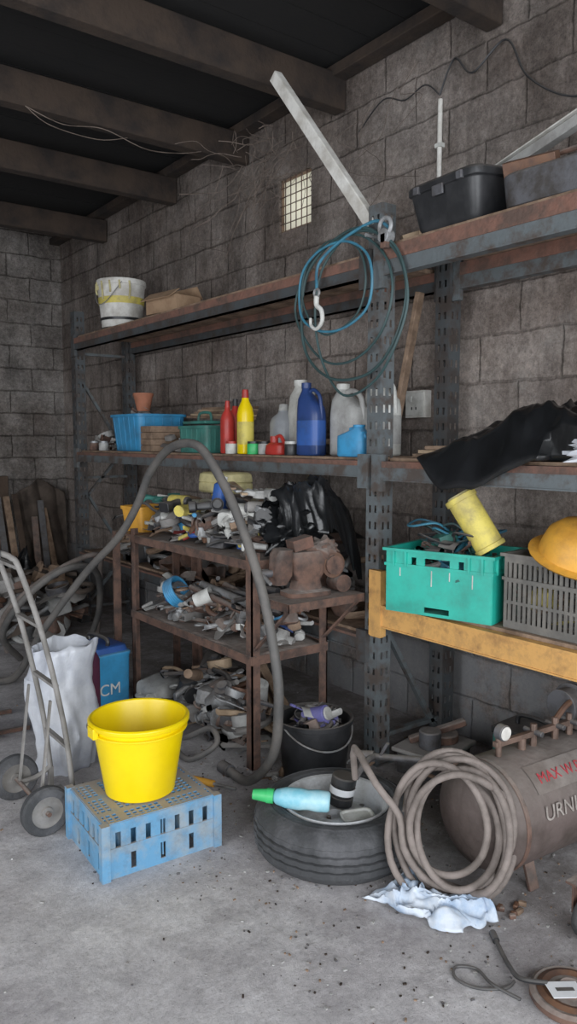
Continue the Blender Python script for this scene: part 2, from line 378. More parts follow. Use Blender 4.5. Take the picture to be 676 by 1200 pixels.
b.bb(1.93,2.36,2.56,2.80,.80,.806,rust); b.bb(1.93,1.936,2.56,2.80,.77,.80,rust); b.bb(1.93,2.36,2.56,2.566,.77,.80,rust)
b.bar((1.94,2.57,.78),(1.92,2.80,.56),.02,.008,rust); b.bar((2.34,2.57,.78),(2.32,2.80,.56),.02,.008,rust)
b.bb(1.9,2.34,4.035,4.28,.955,.965,rust); b.bb(1.9,1.94,4.26,4.28,0,.955,rust); b.bb(2.3,2.34,4.26,4.28,0,.955,rust)
b.done('rusty_steel_workbench',0,solid=.002)
# ------------------------------------------------------------------ clutter helpers
def clutter(name,x0,x1,y0,y1,z,h,n,mats,seed,big=1.0,parent=None,pad=.1,types='bbcprwtugksspw'):
    random.seed(seed); b=B()
    for i in range(n):
        x=random.uniform(x0,x1); y=random.uniform(y0,y1); zz=z+random.random()**1.3*h
        m=random.choice(mats); k=random.choice(types); s=big*random.uniform(.6,1.35)
        rz=random.uniform(0,180); tx=random.uniform(-30,30)
        b.at((x,y,zz+.02),(tx,random.uniform(-25,25),rz))
        if k=='b': b.loft([(-.02*s,.045*s,.028*s),(-.015*s,.05*s,.032*s),(.02*s,.048*s,.03*s),(.026*s,.03*s,.02*s)],m,16,pw=.3)
        elif k=='c': b.cyl((0,0,-.03*s),(0,0,.035*s),.026*s,m); b.cyl((0,0,.035*s),(0,0,.045*s),.015*s,m)
        elif k=='p': b.tube([(-.14*s,0,0),(-.05*s,.01,0),(.05*s,0,.01),(.13*s,.03*s,0)],.009*s,m,8,4)
        elif k=='r': b.tube([(.05*s*math.cos(a*math.pi/4),.05*s*math.sin(a*math.pi/4),0) for a in range(8)],.01*s,m,8,3,True)
        elif k=='w':
            b.bar((-.08*s,0,0),(.08*s,0,0),.016*s,.006,m); b.tube([(.08*s+.02*s*math.cos(a),.02*s*math.sin(a),0) for a in (2.4,1.2,0,-1.2,-2.4)],.006,m,6,3)
            b.cyl((-.1*s,0,-.004),(-.1*s,0,.004),.018*s,m,n=6)
        elif k=='t': b.cyl((-.11*s,0,0),(-.01*s,0,0),.013*s,m,.017*s,12); b.cyl((-.01*s,0,0),(.09*s,0,0),.004*s,dsteel,n=8)
        elif k=='u': b.bar((-.07*s,-.02*s,0),(.07*s,-.02*s,0),.003,.03*s,m); b.bar((-.07*s,0,-.013*s),(.07*s,0,-.013*s),.04*s,.003,m)
        elif k=='k':
            b.loft([(-.03*s,.03*s,.025*s),(0,.04*s,.03*s),(.03*s,.022*s,.022*s)],m,12,pw=.6); b.cyl((0,-.05*s,0),(0,.05*s,0),.018*s,m,n=12); b.cyl((0,.045*s,0),(0,.052*s,0),.032*s,m,n=10)
        elif k=='s':
            b.sheet(6,4,lambda u,v:V(((u-.5)*.15*s,(v-.5)*.09*s,.02*s*math.sin(u*5)+.01*v)),m); 
        else: b.lathe([(0,0),(.035*s,0),(.038*s,.004),(.04*s,.03*s),(.034*s,.032*s),(.033*s,.006*s),(0,.005*s)],m,n=16)
    b.at(); b.clamp(x0-pad,min(x1+pad,2.97),y0-pad,y1+pad,z+.001,9); return b.done(name,.0015,parent=parent)
G=[dsteel,steel,rust,greyp,black,ltgrey,copper,wood,dsteel,rust,steel]
clutter('scrap_tool_pile',1.98,2.26,2.92,3.95,.97,.18,270,G*2+[blued,white,red,ltgrey,greyp,white,yellow2,blueb,black],3,1.1,pad=.06)
clutter('scrap_fitting_pile',1.98,2.26,2.90,3.95,.535,.16,240,G*2+[steel,ltgrey,blueb,white,greyp,blued],5,1.05,pad=.06)
clutter('rusty_part_pile',2.47,2.80,2.75,5.6,.62,.38,120,G+[wood,black],15,2.0,pad=.05)
clutter('shelf_odds_and_ends',2.66,2.82,2.75,3.9,ZM,.05,24,G+[white,woodL],21,pad=.06)
clutter('metal_offcut_pile',2.5,2.82,4.4,4.8,ZM,.08,20,G+[woodL],23,1.2,pad=.04)
clutter('assorted_fitting_pile',2.5,2.82,5.6,5.95,ZM,.07,26,[steel,ltgrey,rust,greyp],24,1.3,pad=.05)
# ------------------------------------------------------------------ bottles
def bottle(name,x,y,z,r,h,mat,cap,lab=None,flat=1,neck=.35,rz=0):
    b=B().at((x,y,z),(0,0,rz)); t=r*flat
    b.loft([(0,r*.9,t*.9),(.006,r,t),(h*.62,r,t),(h*.72,r*.85,t*.85),(h*.82,r*neck*1.2,r*neck*1.2),(h*.88,r*neck,r*neck)],mat,28,pw=.8)
    b.cyl((0,0,h*.87),(0,0,h),r*neck*1.15,cap,r*neck*.95)
    if lab: b.loft([(h*.15,r*1.015,t*1.015),(h*.5,r*1.015,t*1.015)],lab,28,False,pw=.8)
    return b.done(name,.0015)
def jug(name,x,y,z,w,d,h,mat,cap,lab=None,rz=0,off=.3):
    b=B().at((x,y,z),(0,0,rz)); a,c=w/2,d/2
    b.loft([(0,a*.92,c*.9),(.008,a,c),(h*.55,a,c),(h*.66,a*.95,c*.92,a*.04,0),(h*.78,a*.62,c*.8,a*off,0),(h*.88,a*.32,a*.32,a*off*1.5,0,.8),(h*.93,a*.28,a*.28,a*off*1.5,0,1)],mat,28,pw=.55)
    b.cyl((a*off*1.5,0,h*.92),(a*off*1.5,0,h),a*.34,cap)
    b.tube([(a*.25,0,h*.86),(-a*.2,0,h*.9),(-a*.72,0,h*.82),(-a*.88,0,h*.66),(-a*.9,0,h*.5)],min(a,c)*.2,mat,10,5)
    if lab: b.loft([(h*.14,a*1.012,c*1.012),(h*.48,a*1.012,c*1.012)],lab,28,False,pw=.55)
    return b.done(name,.002)
bottle('spray_bottle',2.46,3.87,ZM,.04,.31,red,red,None)
bottle('oil_bottle',2.46,3.68,ZM,.045,.365,yellow,red,yellow2,neck=.4)
bottle('clear_plastic_bottle',2.60,3.50,ZM,.075,.28,clearM,ltgrey)
bottle('solvent_bottle',2.6,4.0,ZM,.045,.33,red,black)
jug('white_jerrycan',2.64,3.36,ZM,.22,.14,.41,white,white,rz=80)
jug('engine_oil_jug',2.47,3.09,ZM,.15,.10,.37,navy,navy,blued,rz=100)
jug('antifreeze_jug',2.58,2.92,ZM,.2,.13,.36,ltgrey,white,None,rz=95)
jug('screenwash_jug',2.73,2.84,ZM,.2,.12,.42,white,black,ltgrey,rz=90)
jug('blue_fuel_can',2.44,2.735,ZM,.17,.08,.15,blueb,blueb,rz=95,off=-.3)
b=B().at((2.46,3.36,ZM),(0,0,90)); b.loft([(0,.07,.05),(.01,.075,.055),(.05,.07,.05),(.065,.05,.035)],red); b.cyl((.04,0,.06),(.04,0,.1),.022,red); b.tube([(-.06,0,.05),(-.02,0,.1),(.03,0,.09)],.01,red); b.done('red_oil_can',.002)
for (x,y,m,m2) in ((2.44,3.57,green,black),(2.46,3.49,ltgrey,black),(2.43,3.78,white,red),(2.44,5.62,ltgrey,steel),(2.44,5.8,rust,steel),(2.44,3.22,black,white)):
    b=B(); b.lathe([(0,0),(.034,0),(.036,.004),(.036,.055),(.033,.06),(0,.06)],m,(x,y,ZM)); b.cyl((x,y,ZM+.058),(x,y,ZM+.072),.034,m2); b.done('small_tin')
def tub(name,c,w,d,h,mat,rz=0,taper=.88,rim=.012,t=.004,ribs=True,m2=None):
    b=B().at(c,(0,0,rz)); a,e=w/2,d/2
    b.loft([(t,a*taper-t,e*taper-t),(h,a-t,e-t),(h,a+rim,e+rim),(h-.02,a+rim,e+rim),(h-.02,a,e),(0,a*taper,e*taper)][::-1],mat,36,False,pw=.22)
    b.loft([(0,a*taper,e*taper),(t,a*taper-t,e*taper-t)],mat,36,True,pw=.22)
    if ribs:
        for k in range(-2,3):
            for s in (-1,1):
                b.bar((k*w*.18*taper,s*e*taper,.01),(k*w*.18,s*(e),h-.02),.006,.006,mat)
                b.bar((s*a*taper,k*d*.18*taper,.01),(s*(a),k*d*.18,h-.02),.006,.006,mat)
    return b.done(name,.0015)
tb=tub('blue_storage_tub',(2.66,5.30,ZM),.40,.48,.27,blueb)
clutter('tub_contents',2.55,2.77,5.15,5.45,ZM+.02,.28,50,G+[blueb,white],71,1.3,parent=tb,pad=.03)
b=B().at((2.56,5.17,ZM+.31)); b.lathe([(0,-.02),(.045,-.02),(.07,.09),(.075,.09),(.075,.11),(.065,.11),(.05,0),(0,0)],terra); b.done('terracotta_pot')
b=B()
for k in range(4):
    b.bb(2.46,2.86,4.84,4.86,ZM+k*.045,ZM+.042+k*.045,wood); b.bb(2.45,2.462,4.84,5.0,ZM+k*.045,ZM+.042+k*.045,wood)
b.bb(2.46,2.86,4.86,5.0,ZM,ZM+.012,wood); b.bb(2.84,2.86,4.86,5.0,ZM+.012,ZM+.17,wood); b.bb(2.46,2.84,4.985,5.0,ZM+.012,ZM+.17,wood)
b.done('wooden_box',.002)
tub('green_toolbox',(2.55,4.27,ZM),.22,.32,.17,dgreen,4,.96,.008)
b=B(); b.bb(2.46,2.64,4.13,4.41,ZM+.181,ZM+.2,dgreen); b.tube([(2.55,4.2,ZM+.2),(2.55,4.22,ZM+.25),(2.55,4.34,ZM+.25),(2.55,4.36,ZM+.2)],.009,dgreen); b.done('toolbox_lid',.004)
b=B()
for k in range(5): b.bar((2.66+.04*k,3.9+.05*k,ZM+.21+.02*k),(2.69+.03*k,4.72,ZM+.24+.015*k),.05,.015,woodL if k%2 else wood)
b.done('wood_offcuts',.002)
# ---------- top shelf
b=B().at((2.58,5.55,ZT)); b.lathe([(0,.003),(.148,0),(.15,.006),(.178,.31),(.186,.312),(.188,.33),(.184,.35),(.174,.35),(.172,.32),(.145,.01),(0,.01)],whiteb)
b.lathe([(.168,.17),(.1705,.17),(.1745,.22),(.172,.22)],yellow2); b.lathe([(.158,.05),(.161,.05),(.163,.07),(.16,.07)],black)
for k in range(7):
    a=2.2+k*.4; b.tube([(.187*math.cos(a),.187*math.sin(a),.33),(.186*math.cos(a+.03),.186*math.sin(a+.03),.27),(.176*math.cos(a),.176*math.sin(a),.2+.05*(k%3))],.008,cream,6,3)
b.tube([(.19*math.cos(a),.19*math.sin(a),.32-.16*math.sin((a-2.4)/1.9*math.pi)) for a in [2.4+1.9*i/8 for i in range(9)]],.003,steel,6,3); b.done('paint_tub')
b=B().at((2.56,4.7,ZT),(0,0,8)); b.box((0,0,.05),(.2,.34,.1),card); b.box((-.11,0,.11),(.1,.33,.004),card,(0,-35,0)); b.box((.1,0,.13),(.09,.33,.004),card,(0,60,0)); b.done('cardboard_box')
b=B().at((2.56,2.14,ZT+.012),(0,-5,-4)); b.loft([(0,.15,.16),(.02,.16,.17),(.15,.18,.19),(.155,.19,.2),(.18,.19,.2),(.19,.18,.19),(.2,.10,.11)],black,32,True,pw=.22)
b.bb(-.197,-.188,-.03,.03,.12,.16,dsteel); b.box((-.19,.12,.165),(.02,.03,.03),dsteel); b.box((-.19,-.12,.165),(.02,.03,.03),dsteel)
b.done('black_plastic_case',.003)
b=B().at((2.6,1.69,ZT),(0,0,3)); b.loft([(0,.2,.19),(.11,.21,.2),(.12,.2,.19),(.15,.12,.12)],dsteel,32,True,pw=.22); b.tube([(-.05,-.1,.14),(-.05,-.08,.19),(-.05,.08,.19),(-.05,.1,.14)],.01,rust); b.box((-.12,.12,.15),(.05,.2,.07),copper,(0,-25,10)); b.done('metal_cash_box',.003)
b=B().at((2.6,1.2,ZT)); b.box((0,0,.07),(.36,.3,.14),wood); b.box((0,0,.147),(.38,.32,.012),wood); b.done('old_wooden_crate',.003)
b=B(); b.bar((2.80,2.5,2.57),(2.42,.9,2.76),.04,.04,ltgrey); b.bar((2.80,2.5,2.60),(2.42,.9,2.79),.06,.006,whiteb); b.done('aluminium_box_section',.002)
b=B(); p0=V((2.40,2.52,2.37));p1=V((2.36,3.27,3.32)); b.bar(p0,p1,.055,.006,whiteb,(1,0,0)); 
dd=(p1-p0).normalized(); aa,bb_,_=basis(dd,(1,0,0)); b.bar(p0+aa*.026+bb_*.02,p1+aa*.026+bb_*.02,.006,.04,whiteb,(1,0,0)); b.bar(p0-aa*.026+bb_*.02,p1-aa*.026+bb_*.02,.006,.04,whiteb,(1,0,0)); b.bar(p0+bb_*.04,p1+bb_*.04,.055,.004,ltgrey,(1,0,0)); b.done('fluorescent_light_batten',.002)
b=B(); b.bar((2.78,2.83,ZM+.012),(2.81,2.67,2.22),.05,.025,wood); b.done('leaning_timber_batten',.003)
b=B()
for k in range(3): b.box((2.60+.01*k,2.24-.05*k,ZM+.009+.018*k),(.16+.03*k,.4,.016),[wood,woodL][k%2],(0,0,-6+5*k))
b.done('plank_stack',.002)
b=B(); b.bb(2.5,2.62,2.36,2.39,ZT,ZT+.05,woodL); b.bar((2.45,2.44,ZT+.02),(2.6,2.36,ZT+.075),.03,.02,woodL); b.done('wood_wedge',.002)
# wall fittings
b=B(); b.cyl((2.985,2.72,2.78),(2.985,2.72,3.18),.012,whiteb); b.cyl((2.985,2.72,2.76),(2.985,2.72,2.79),.018,white); b.bb(2.97,3.0,2.70,2.74,2.95,2.97,white); b.done('white_conduit_pipe')
b=B(); b.tube([(2.98,2.72,3.2),(2.97,2.62,3.33),(2.96,2.5,3.22),(2.97,2.32,3.30),(2.97,2.2,3.1),(2.98,2.0,2.95),(2.98,1.8,2.93),(2.98,1.2,2.93)],.005,black,6,8); b.tube([(2.98,2.72,3.2),(2.96,2.8,3.27),(2.97,2.95,3.25),(2.96,3.1,3.3),(2.97,3.3,3.2)],.004,black,6,6); b.done('wall_cable')
b=B(); b.bb(2.955,3.0,2.76,2.90,1.62,1.76,whiteb); b.bb(2.945,2.955,2.77,2.89,1.63,1.75,white); b.bb(2.941,2.945,2.845,2.865,1.70,1.73,white)
for yy in (2.815,2.845): b.bb(2.943,2.946,yy-.004,yy+.004,1.66,1.675,black)
b.done('wall_socket',.003)
random.seed(4); b=B()
for k in range(60):
    x=2.93-random.random()*.3; y=random.uniform(3.62,4.2); z=random.uniform(2.98,3.3); P=[V((x,y,z))]
    d=V((random.uniform(-.3,.1),random.uniform(-1,1),random.uniform(-1.0,.5))).normalized()
    for i in range(5):
        d=(d+V((random.uniform(-.4,.3),random.uniform(-.7,.7),random.uniform(-.7,.5)))).normalized(); q=P[-1]+d*random.uniform(.05,.12); q.x=min(q.x,2.97); q.z=min(q.z,3.32); q.y=min(max(q.y,3.54),4.40) if q.z>3.3 else q.y; P.append(q)
    b.tube(P,random.uniform(.0010,.0026),twigM,5,3)
b.clamp(z1=3.33)
b.done('dry_twig_nest')
b=B(); random.seed(14)
for (y,z,l) in ((3.0,3.33,.5),(2.85,3.4,.3),(3.2,3.3,.7),(4.9,3.3,.5),(5.0,3.2,.3),(5.2,3.3,.4),(3.15,3.35,.25)):
    b.tube([(2.96-.03*i%.1,y+random.uniform(-.1,.1)*i,z-l*i/4) for i in range(5)],.0018,twigM,5,4)
b.done('hanging_cobweb_strands')
b=B(); b.tube([(1.5,4.41,3.34),(1.7,4.38,3.28),(1.95,4.40,3.32),(2.2,4.36,3.25),(2.45,4.40,3.29),(2.62,4.41,3.34)],.0025,twigM,5,6)
b.tube([(1.5,4.41,3.34),(1.62,4.36,3.25),(1.9,4.37,3.24),(2.1,4.39,3.30)],.002,twigM,5,6)
b.done('dangling_twine')
# ------------------------------------------------------------------ wires, hook
random.seed(9); b=B()
def loop(cy,cz,ry,rz,x,r,mat,s,n=10):
    b.tube([(x+.02*cn((i,s,1),.9),cy+ry*math.cos(2*math.pi*i/n)*(1+.1*cn((i,s,0),.7)),cz+rz*math.sin(2*math.pi*i/n)*(1+.12*cn((i,s,5),.7))) for i in range(n)],r,mat,8,6,True)
loop(2.66,2.10,.36,.33,2.345,.007,cableG,1); loop(2.72,2.14,.33,.28,2.35,.006,cableG,2); loop(2.76,2.20,.27,.2,2.335,.006,cableB,3); loop(2.78,2.21,.22,.21,2.345,.005,cableG,4); loop(2.6,2.08,.30,.36,2.34,.006,cableG,5)
b.tube([(2.35,2.42,2.40),(2.34,2.50,2.44),(2.33,2.7,2.40),(2.32,2.85,2.32),(2.30,2.84,2.20)],.007,cableB)
b.cyl((2.33,2.54,2.39),(2.392,2.54,2.39),.008,steel); b.clamp(x1=2.392)
b.done('coiled_wire_rope')
b=B().at((2.30,2.84,2.07)); b.tube([(0,0,.10),(0,0,.06),(0,-.035,.03),(0,-.04,-.02),(0,0,-.05),(0,.04,-.03),(0,.045,.005)],lambda t:.013-.006*t,white,10,6); b.tube([(0,.018*math.cos(a),.115+.018*math.sin(a)) for a in [i*math.pi/4 for i in range(8)]],.006,steel,8,3,True); b.done('lifting_hook')
b=B().at((2.33,2.42,2.36)); b.tube([(0,.035*math.cos(a),.04+.035*math.sin(a)) for a in [i*math.pi/4 for i in range(8)]],.009,steel,8,4,True); b.cyl((-.015,0,.0),(.03,0,.0),.03,steel); b.box((0,0,-.02),(.03,.03,.06),rust); b.done('pulley_shackle',.002)
# ------------------------------------------------------------------ black polythene on middle shelf (right)
b=B()
def f(u,v):
    y=2.20-u*1.5; env=min(1,.10+u*2.9)**.75*(1-.2*max(0,u-.45)); prof=max(0,math.sin(math.pi*min(1,v*1.0)))**.55
    h=.185*env*prof; x=2.34+.48*v+.04*cn((u*3,v*3,1),1)
    fold=ridg((u*6+v*2,v*2.2,7),1)*.05+ridg((u*14,v*4+u*5,3),2)*.028+ridg((u*26+v*6,v*9,3),5)*.010
    z=ZM+.004+h*(.82+.4*abs(cn((u*5,v*3,2),1)))+env*prof*fold
    if v<.15:
        k=(.15-v)/.15; z-= k*(.12+.05*cn((u*9,0,3),1))*max(0,min(1,(.36-u)*6))*min(1,u*10); x-=.03*k
    if v>=.15 or u>.36: z=max(z,ZM+.006)
    if x<2.375 and u>.38: x=2.375+.01*v
    return V((x,y+.03*cn((u*6,v*6,5),1),z))
b.sheet(170,80,f,bagK); b.done('black_plastic_sheet',0,70,solid=.003)
b=B(); b.blob((2.37,1.42,ZM+.04),(.07,.10,.05),bagW,.6,3,3,28,18,minz=ZM+.002); b.done('clear_plastic_bag')
# ------------------------------------------------------------------ crates
def crate(name,c,w,d,h,mat,rz,kind):
    b=B().at(c,(0,0,rz)); a,e=w/2,d/2
    sides=[((-a,-e,0),(1,0,0),w),((a,-e,0),(0,1,0),d),((a,e,0),(-1,0,0),w),((-a,e,0),(0,-1,0),d)]
    for O,U,W_ in sides:
        if kind=='solid':
            us=[0,.03,W_*.25,W_*.30,W_*.38,W_*.62,W_*.70,W_*.75,W_-.03,W_]; vs=[0,.012,.035,h*.45,h*.70,h*.76,h*.88,h]
            hole=lambda i,j:(j==5 and i in (2,6)) or (j==5 and i==4) or (j==1 and i==4)
        elif kind=='grid':
            n=int(W_/.022); us=[0,.012]
            for k in range(1,n): us+= [k*W_/n-.003,k*W_/n+.009]
            us+=[W_]; us=sorted(us); vs=[0,.03,h*.33,h*.37,h*.62,h*.66,h*.88,h]
            hole=lambda i,j,m=len(us):(j in (1,3,5)) and i%2==1 and i<m-2
        else:
            us=[0,.02]
            n=int(W_/.06)
            for k in range(n): c0=.02+(W_-.04)*(k+.5)/n; us+=[c0-.010,c0+.010]
            us+=[W_]; vs=[0,.02,h*.40,h*.55,h*.84,h]
            hole=lambda i,j,m=len(us):(i%2==0 and i>0 and i<m-1 and (j==3 or (j==1 and (i//2)%2==0))) 
        b.panel(O,U,(0,0,1),us,vs,hole,.006,mat)
    if kind in('solid','grid'):
        b.panel((-a,-e,.006),(1,0,0),(0,1,0),[0,w],[0,d],lambda i,j:False,.006,mat)
        for z0,o in ((h-.012,.014),(h*.72 if kind=='solid' else h*.64,.008)):
            b.bb(-a-o,a+o,-e-o,-e,z0,z0+.012,mat); b.bb(-a-o,a+o,e,e+o,z0,z0+.012,mat); b.bb(-a-o,-a,-e,e,z0,z0+.012,mat); b.bb(a,a+o,-e,e,z0,z0+.012,mat)
        if kind=='solid':
            for k in (-.4,-.2,.2,.4): b.bb(k*w-.005,k*w+.005,-e-.012,-e,h*.72,h-.012,mat)
            for k in (-.42,-.3,.3,.42): b.bb(-a-.012,-a,k*d-.005,k*d+.005,h*.72,h-.012,mat)
            for k,l in ((-.33,.05),(-.12,.03),(.05,.06),(.36,.03)): b.bb(-a-.0045,-a-.003,k*d-.002,k*d+.002,h*.68-l,h*.7,white)
    else:
        n1=int(w/.022);n2=int(d/.022)
        us=[0,.012]+[x for k in range(1,n1) for x in (k*w/n1-.004,k*w/n1+.004)]+[w-.012,w]; vs=[0,.012]+[x for k in range(1,n2) for x in (k*d/n2-.004,k*d/n2+.004)]+[d-.012,d]
        b.panel((-a,-e,h),(1,0,0),(0,1,0),us,vs,lambda i,j:i%2==1 and j%2==1 and (((i//2)%7!=3) and ((j//2)%6!=3)),.006,mat)
        for k in range(1,6): b.bb(-a+w*k/6-.002,-a+w*k/6+.002,-e,e,.03,h-.01,mat)
        for k in range(1,4): b.bb(-a,a,-e+d*k/4-.002,-e+d*k/4+.002,.03,h-.01,mat)
        for (x,y) in ((-a,-e),(a,-e),(a,e),(-a,e)): b.bar((x,y,0),(x,y,h+.004),.03,.03,mat)
        b.bb(-a-.006,a+.006,-e-.006,-e+.004,h*.52,h*.56,mat); b.bb(-a-.006,-a+.004,-e,e,h*.52,h*.56,mat)
    return b.done(name,0,30)
tc_=crate('teal_plastic_crate',(2.50,2.15,ZO),.33,.47,.27,teal,15.5,'solid')
gc_=crate('grey_ventilated_crate',(2.60,1.585,ZO),.34,.51,.29,greyc,0,'grid')
clutter('crate_tool_contents',2.42,2.58,2.04,2.26,ZO+.02,.26,80,[dsteel,black,greyp,rust,cableB,dgreen],31,1.2,parent=tc_,pad=.06)
b=B(); random.seed(2)
for k in range(11):
    cx,cy=random.uniform(2.42,2.6),random.uniform(2.02,2.3)
    b.tube([(cx+random.uniform(.06,.11)*math.cos(i*1.05),cy+random.uniform(.06,.11)*math.sin(i*1.05),1.05+.11*abs(cn((i,k,3),.8))+.02*k%.07) for i in range(6)],.005,[cableB,cableG,black][k%3],6,5,True)
b.done('tangled_cable',parent=tc_)
b=B(); p0=V((2.40,2.045,1.275)); p1=V((2.46,1.93,1.07)); ax=(p1-p0).normalized(); b.cyl(p0,p1,.06,yellow2,.058,28); b.cyl(p0-ax*.004,p0+ax*.02,.066,yellow2,n=28); b.cyl(p0-ax*.012,p0,.05,cream,n=28); b.cyl(p1-ax*.02,p1,.064,yellow2,n=28); b.done('yellow_canister',.003,parent=tc_)
clutter('crate_scrap_contents',2.5,2.70,1.40,1.76,ZO+.02,.22,60,[dsteel,black,greyp,wood,yellow2,rust],37,1.5,parent=gc_,pad=.05)
b=B().at((2.54,1.60,1.07),(12,-18,30)); b.lathe([(.175,0),(.18,.006),(.145,.012),(.14,.04),(.125,.09),(.09,.125),(.04,.14),(0,.142)],amber,n=32); b.tube([(-.12,0,.09),(-.06,0,.138),(0,0,.15),(.06,0,.138),(.12,0,.09)],.012,amber); b.done('orange_hard_hat',0,60,solid=.003,parent=gc_)
# ------------------------------------------------------------------ bench objects
def drill(name,x,y,z,rot,m1,m2):
    b=B().at((x,y,z),rot); b.cyl((-.07,0,0),(.06,0,0),.032,m1,n=20); b.cyl((.06,0,0),(.09,0,0),.03,m2,.02); b.cyl((.09,0,0),(.12,0,0),.016,dsteel); b.cyl((.12,0,0),(.19,0,0),.004,steel,n=8); b.cyl((-.07,0,0),(-.085,0,0),.03,m2,.022)
    b.loft([(-.14,.04,.028,-.045,0),(-.105,.04,.028,-.045,0),(-.1,.022,.018,-.04,0),(-.02,.024,.02,-.03,0)],m2,20); return b.done(name,.003)
drill('cordless_drill',1.99,3.62,1.18,(80,0,100),yellow2,black); drill('cordless_drill',2.0,3.25,1.18,(85,10,60),dsteel,black); drill('cordless_drill',2.1,3.0,1.18,(85,0,-40),greyp,dsteel)
tub('amber_storage_bin',(2.05,4.15,.968),.2,.2,.15,amber,10,.85,.008,ribs=False)
b=B().at((2.24,3.55,1.22),(0,0,95)); b.loft([(0,.14,.08),(.012,.15,.09),(.05,.15,.09),(.055,.14,.085),(.06,.15,.09),(.1,.145,.085),(.11,.13,.07)],cream,28,True,pw=.3); b.tube([(-.05,-.09,.055),(-.04,-.12,.055),(.04,-.12,.055),(.05,-.09,.055)],.008,cream); b.done('cream_tool_case',.003)
b=B().at((1.96,3.12,1.12),(90,0,100)); b.loft([(0,.05,.035),(.01,.055,.04),(.12,.055,.04),(.15,.03,.025),(.17,.014,.014)],white,24,pw=.6); b.cyl((0,0,.165),(0,0,.19),.017,blued); b.done('white_plastic_bottle',.002)
b=B().at((2.02,3.26,1.16),(0,15,20)); b.loft([(0,.045,.035),(.12,.045,.035),(.14,.02,.02)],blued,24,pw=.6); b.cyl((0,0,.14),(0,0,.165),.018,white); b.done('blue_spray_can',.002)
def glove(name,x,y,z,rz,mat):
    b=B().at((x,y,z),(0,0,rz)); b.loft([(0,.05,.055),(.02,.055,.06),(.035,.045,.05)],mat,20,pw=.8)
    for k in range(4): b.tube([(.03,-.04+.026*k,.018),(.08,-.05+.033*k,.03),(.11,-.055+.036*k,.015)],.012,mat,8,3)
    b.tube([(-.01,.045,.018),(.02,.08,.025),(.05,.095,.015)],.013,mat,8,3); b.tube([(-.04,0,.018),(-.08,0,.02),(-.1,0,.018)],.03,mat,10,3); return b.done(name)
glove('work_glove',1.95,3.44,1.13,30,yellow2); glove('work_glove',2.1,2.98,1.23,80,ltgrey); glove('work_glove',2.0,3.84,1.16,160,dgreen)
b=B()
for k,(yy,zz) in enumerate(((3.3,1.27),(3.35,1.26),(3.4,1.25))): b.bar((2.0,yy-.3,zz-.02+.02*k),(2.3,yy+.35,zz+.03),.03,.012,[woodL,steel,wood][k])
b.done('loose_slats',.002)
b=B().at((2.12,2.69,.808),(0,0,-8))
b.loft([(0,.11,.07),(.02,.11,.07),(.03,.07,.05),(.07,.06,.045),(.1,.08,.05),(.19,.09,.05),(.2,.085,.045)],rust,24,pw=.45)
b.loft([(.06,.03,.04,-.14,0),(.10,.045,.05,-.13,0),(.19,.04,.055,-.125,0),(.215,.03,.055,-.115,0)],rust,20,pw=.5); b.cyl((.13,-.03,.13),(.13,.05,.13),.06,copper,n=24); b.cyl((.13,-.045,.13),(.13,-.03,.13),.045,rust,n=12); b.cyl((-.24,0,.11),(.05,0,.11),.016,dsteel); b.cyl((-.22,-.08,.08),(-.22,.08,.14),.008,steel)
b.blob((.08,0,.2),(.08,.05,.05),rust,.4,3,2); b.box((-.03,0,.235),(.1,.07,.05),rust2,(0,-12,0)); b.cyl((.18,-.04,.04),(.18,.05,.04),.04,rust)
b.done('rusty_bench_vise',.005)
b=B()
def f(u,v):
    x=2.05+.46*u+.02*cn((u*4,v*4,1),1); y=2.74+.24*v+.03*cn((u*5,v*4,9),1)
    z=1.03+.24*math.sin(math.pi*min(1,.15+v*.8))*(.7+.3*math.sin(u*3.1))-.22*max(0,u-.6)/.4*(1-v)
    return V((x,y,z+.05*ridg((u*4,v*3+u,3))+.03*ridg((u*11,v*6+u*3,3),2)-.12*max(0,.2-v)*5*(.4+.6*u)))
b.sheet(90,60,f,bagK)
b.blob((2.24,2.88,1.08),(.19,.09,.12),bagK,.5,3,6,48,30)
b.done('black_bin_bag',0,70)
b=B().at((1.96,3.64,.68),(60,0,30))
for k in range(5): b.tube([(.075*math.cos(a),.075*math.sin(a),k*.012) for a in [i*math.pi/4 for i in range(8)]],.008,blueb,8,4,True)
b.done('blue_strap_roll')
for (x,y,z,rt,m) in ((1.98,3.36,.70,(40,60,0),white),(2.02,3.78,.69,(80,10,20),ltgrey)):
    b=B().at((x,y,z),rt); b.lathe([(0,-.045),(.034,-.045),(.042,.045),(.045,.047),(.039,.045),(.031,-.04),(0,-.04)],m); b.done('plastic_beaker')
b=B()
for k in range(6): b.cyl((1.98+.05*k,2.95+.02*k,.69+.03*(k%3)),(2.02+.04*k,3.55-.05*k,.72+.02*(k%2)),.016+.004*(k%2),[rust,steel,dsteel][k%3])
b.done('pipe_offcuts')
